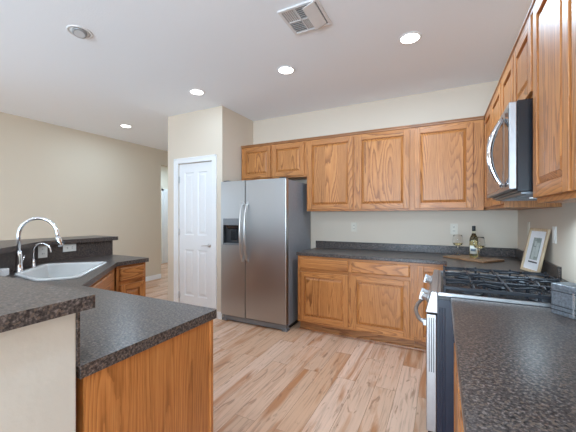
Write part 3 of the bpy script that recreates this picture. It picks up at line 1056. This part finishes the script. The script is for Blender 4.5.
def wine_glass(name, label, loc):
    t = thing(name, label, 'wine glass', loc, 0)
    outer = [(0.033, 0.0005), (0.033, 0.002), (0.012, 0.005), (0.0045, 0.012), (0.0040, 0.085), (0.012, 0.093), (0.036, 0.105), (0.0465, 0.120), (0.048, 0.138), (0.042, 0.185), (0.039, 0.205)]
    inner = [(0.0382, 0.205), (0.0412, 0.185), (0.0472, 0.138), (0.0456, 0.1206), (0.035, 0.1062), (0.010, 0.0955), (0.0005, 0.0945)]
    MB().lathe(outer + inner, seg=36).build('glass_body', GLASS, t)
    MB().lathe([(0.0008, 0.0950), (0.010, 0.0960), (0.0348, 0.1068), (0.0452, 0.1211), (0.0458, 0.125), (0.0005, 0.125)], seg=32).build('wine', WINE, t)
    return t


wine_glass('wine_glass', 'wine glass holding pale wine left of the bottle', (0.150, 3.590, BZ))
wine_glass('wine_glass', 'wine glass holding pale wine right of the bottle', (0.3165, 3.365, BZ))

# leaning picture frame
BL, BR = Vector((0.552, 2.97, CZ)), Vector((0.611, 2.735, CZ))
bx = (BR - BL).normalized()
lean_dir = Vector((-bx.y, bx.x, 0))          # horizontal, away from the viewer
lean = math.atan2(0.064, 0.305)
FWd, FHt, FT = (BR - BL).length, 0.332, 0.015
pf = thing('picture_frame', 'pale wood framed print leaning against the right wall', 'picture frame', tuple(BL + Vector((0, 0, 0.0008 + FT * math.sin(lean)))), math.atan2(bx.y, bx.x))
pf.rotation_mode = 'XYZ'
pf.rotation_euler = (-lean, 0, math.atan2(bx.y, bx.x))
b_ = 0.020
MB().box(0, 0, 0, b_, FT, FHt).box(FWd - b_, 0, 0, FWd, FT, FHt).box(b_, 0, 0, FWd - b_, FT, b_).box(b_, 0, FHt - b_, FWd - b_, FT, FHt).build('frame', FRAMEW, pf, bevel=0.002)
box('mat', MATW, b_, 0.010, b_, FWd - b_, 0.012, FHt - b_, pf)
pr = MB().box(0.075, 0.0085, 0.095, FWd - 0.068, 0.0098, FHt - 0.07).build('print', PRINT, pf)
MB().box(0.095, 0.0078, 0.10, 0.125, 0.0084, 0.19).box(0.130, 0.0078, 0.12, 0.165, 0.0084, 0.225).box(0.10, 0.0078, 0.20, 0.125, 0.0084, 0.235).build('print_shapes', PRINT_PALE, pr)
box('caption_bar', INK, 0.070, 0.0085, 0.072, FWd - 0.060, 0.0098, 0.082, pf)
box('back_board', BOARD, b_, 0.0125, b_, FWd - b_, 0.0148, FHt - b_, pf)

# pewter canister
can = thing('canister', 'square mottled grey metal canister with ribs on the near right counter', 'canister', (0.426, 1.700, CZ + 0.0003), math.atan2(-0.076, 0.057))
cwid, chgt = 0.096, 0.130
cm = MB().box(0, 0, 0, cwid, cwid, chgt - 0.022)
cm.build('canister_body', PEWTER, can, bevel=0.003)
rb = MB()
for z in (0.018, 0.036, 0.098):
    rb.box(-0.002, -0.002, z, cwid + 0.002, cwid + 0.002, z + 0.004)
rb.build('rib', DARKPLASTIC, can)
lid = MB().box(-0.001, -0.001, chgt - 0.0215, cwid + 0.001, cwid + 0.001, chgt).build('lid', PEWTER, can, bevel=0.003)
box('edge_highlight', PEWTER_GLINT, cwid - 0.008, -0.0035, 0.004, cwid - 0.001, -0.0001, chgt - 0.024, can)  # highlight along the edge, painted as a bright strip

# ------------------------------------------------------------------ outlets and switches


def wall_plate(label, loc, rz, w=0.072, h=0.116, kind='outlet', mat=PLATE, tilt=0.0):
    t = thing('wall_outlet' if kind == 'outlet' else 'light_switch', label, 'outlet' if kind == 'outlet' else 'switch', loc, rz)
    t.rotation_euler = (0, tilt, rz)
    MB().box(-w / 2, -0.006, -h / 2, w / 2, -0.0003, h / 2).build('cover_plate', mat, t, bevel=0.002)
    if kind == 'outlet':
        for z in (-0.021, 0.021):
            s = MB().lathe([(0.017, 0.0062), (0.0165, 0.0085)], (0, 0, 0), 'y', 20)
            for v in s.bm.verts:
                v.co.y = -v.co.y
                v.co.z += z
            so = s.build('socket', mat, t)
            MB().box(-0.008, -0.0092, z - 0.006, -0.005, -0.0086, z + 0.006).box(0.005, -0.0092, z - 0.005, 0.008, -0.0086, z + 0.005).build('slot', SLOT, so)
    else:
        MB().box(-0.017, -0.0095, -0.034, 0.017, -0.0062, 0.034).build('rocker', mat, t, bevel=0.002)
    return t


wall_plate('pale outlet on the back wall above the two drawer cabinet', (-0.998, D, 1.195), 0, mat=PLATE_IVORY)
wall_plate('pale outlet on the back wall behind the left wine glass', (0.124, D, 1.191), 0, mat=PLATE_IVORY)
wall_plate('white switch plate on the right wall nearer the viewer than the picture frame', (R, 2.70, 1.205), -PI / 2, kind='switch')
wall_plate('pale switch plate on the right wall between the corner and the picture frame', (R, 3.40, 1.225), -PI / 2, kind='switch', mat=PLATE_IVORY)
# on the bar's backsplash (kitchen side)
wall_plate('white outlet lying sideways on the dark backsplash right of the taps', (-3.1985, 1.668, 1.03), PI / 2, tilt=PI / 2)
wall_plate('white upright outlet on the dark backsplash behind the small tap', (-3.1985, 1.447, 1.018), PI / 2)
wall_plate('beige outlet plate on the left wall above the bar', (XL, 1.55, 1.26), PI / 2, mat=PLATE_IVORY)

# ------------------------------------------------------------------ ceiling fixtures
labels = ['unlit recessed ceiling light with a tilted grey eyeball, left of the vent',
          'lit recessed ceiling light just in front of the white pantry door',
          'lit recessed ceiling light farthest left, near the left wall',
          'lit recessed ceiling light between the vent and the pantry',
          'lit recessed ceiling light nearest the right wall cabinets']
for (x, y, on), lab, can_power in zip(CANS, labels, CAN_POWER):
    t = thing('recessed_light', lab, 'ceiling light', (x, y, CEIL), 0, 'recessed ceiling lights')
    MB().lathe([(0.088, -0.0003), (0.088, -0.003), (0.083, -0.006), (0.072, -0.006), (0.070, -0.0003)], close=False).build('trim_ring', CANRING, t)
    if on:
        MB().lathe([(0.070, -0.0006), (0.070, -0.004), (0.03, -0.0055), (0.002, -0.006)]).build('lens', CANGLOW, t)
        area('can_lamp', (x, y, CEIL - 0.012), (0, 0, 0), 0.15, 0.15, can_power, DAY, 'DISK', 180)
    else:
        MB().lathe([(0.070, -0.0006), (0.070, -0.003), (0.002, -0.003)]).build('reflector', CANRING, t)
        ey = MB().lathe([(0.046, 0.0), (0.050, -0.010), (0.048, -0.020), (0.040, -0.024)], seg=28).build('eyeball', CANGREY, t)
        ey.location = (0.014, -0.010, -0.005)
        ey.rotation_euler = (math.radians(-9), math.radians(-12), 0)
        MB().lathe([(0.036, -0.0242), (0.036, -0.0252)]).build('bulb', CANOFF, ey)

vt = thing('ceiling_vent', 'white square ceiling air vent with a smooth deflector on one side', 'vent', (-1.02, 1.855, CEIL))
vw = 0.30
MB().box(0, 0, -0.012, vw, 0.022, -0.0003).box(0, vw - 0.022, -0.012, vw, vw, -0.0003).box(0, 0.022, -0.012, 0.022, vw - 0.022, -0.0003).box(vw - 0.022, 0.022, -0.012, vw, vw - 0.022, -0.0003).build('vent_frame', VENTW, vt, bevel=0.003)
box('vent_back', VENTD, 0.023, 0.023, -0.004, vw - 0.023, vw - 0.023, -0.0004, vt)
MB().box(0.115, 0.023, -0.011, 0.125, vw - 0.023, -0.0045).box(0.023, 0.145, -0.011, 0.20, 0.155, -0.0045).build('divider', VENTW, vt)
cells = [(0.024, 0.024, 0.114, 0.144, 'x'), (0.024, 0.156, 0.114, 0.276, 'y'), (0.126, 0.024, 0.20, 0.144, 'y'), (0.126, 0.156, 0.20, 0.276, 'x')]
for x0, y0, x1, y1, d in cells:
    m = MB()
    for k in range(6):
        if d == 'x':
            xx = x0 + (x1 - x0) * (k + 0.5) / 6
            m.hexa([(xx - 0.002, y0, -0.0106), (xx, y0, -0.0106), (xx, y1, -0.0106), (xx - 0.002, y1, -0.0106), (xx + 0.003, y0, -0.0046), (xx + 0.005, y0, -0.0046), (xx + 0.005, y1, -0.0046), (xx + 0.003, y1, -0.0046)])
        else:
            yy = y0 + (y1 - y0) * (k + 0.5) / 6
            m.hexa([(x0, yy - 0.002, -0.0106), (x1, yy - 0.002, -0.0106), (x1, yy, -0.0106), (x0, yy, -0.0106), (x0, yy + 0.003, -0.0046), (x1, yy + 0.003, -0.0046), (x1, yy + 0.005, -0.0046), (x0, yy + 0.005, -0.0046)])
    m.build('louvre', VENTW, vt)
MB().hexa([(0.19, 0.0, -0.045), (0.27, 0.0, -0.020), (0.27, 0.25, -0.020), (0.19, 0.25, -0.045), (0.19, 0.0, -0.042), (0.272, 0.0, -0.0125), (0.272, 0.25, -0.0125), (0.19, 0.25, -0.042)]).build('deflector', VENTW, vt)
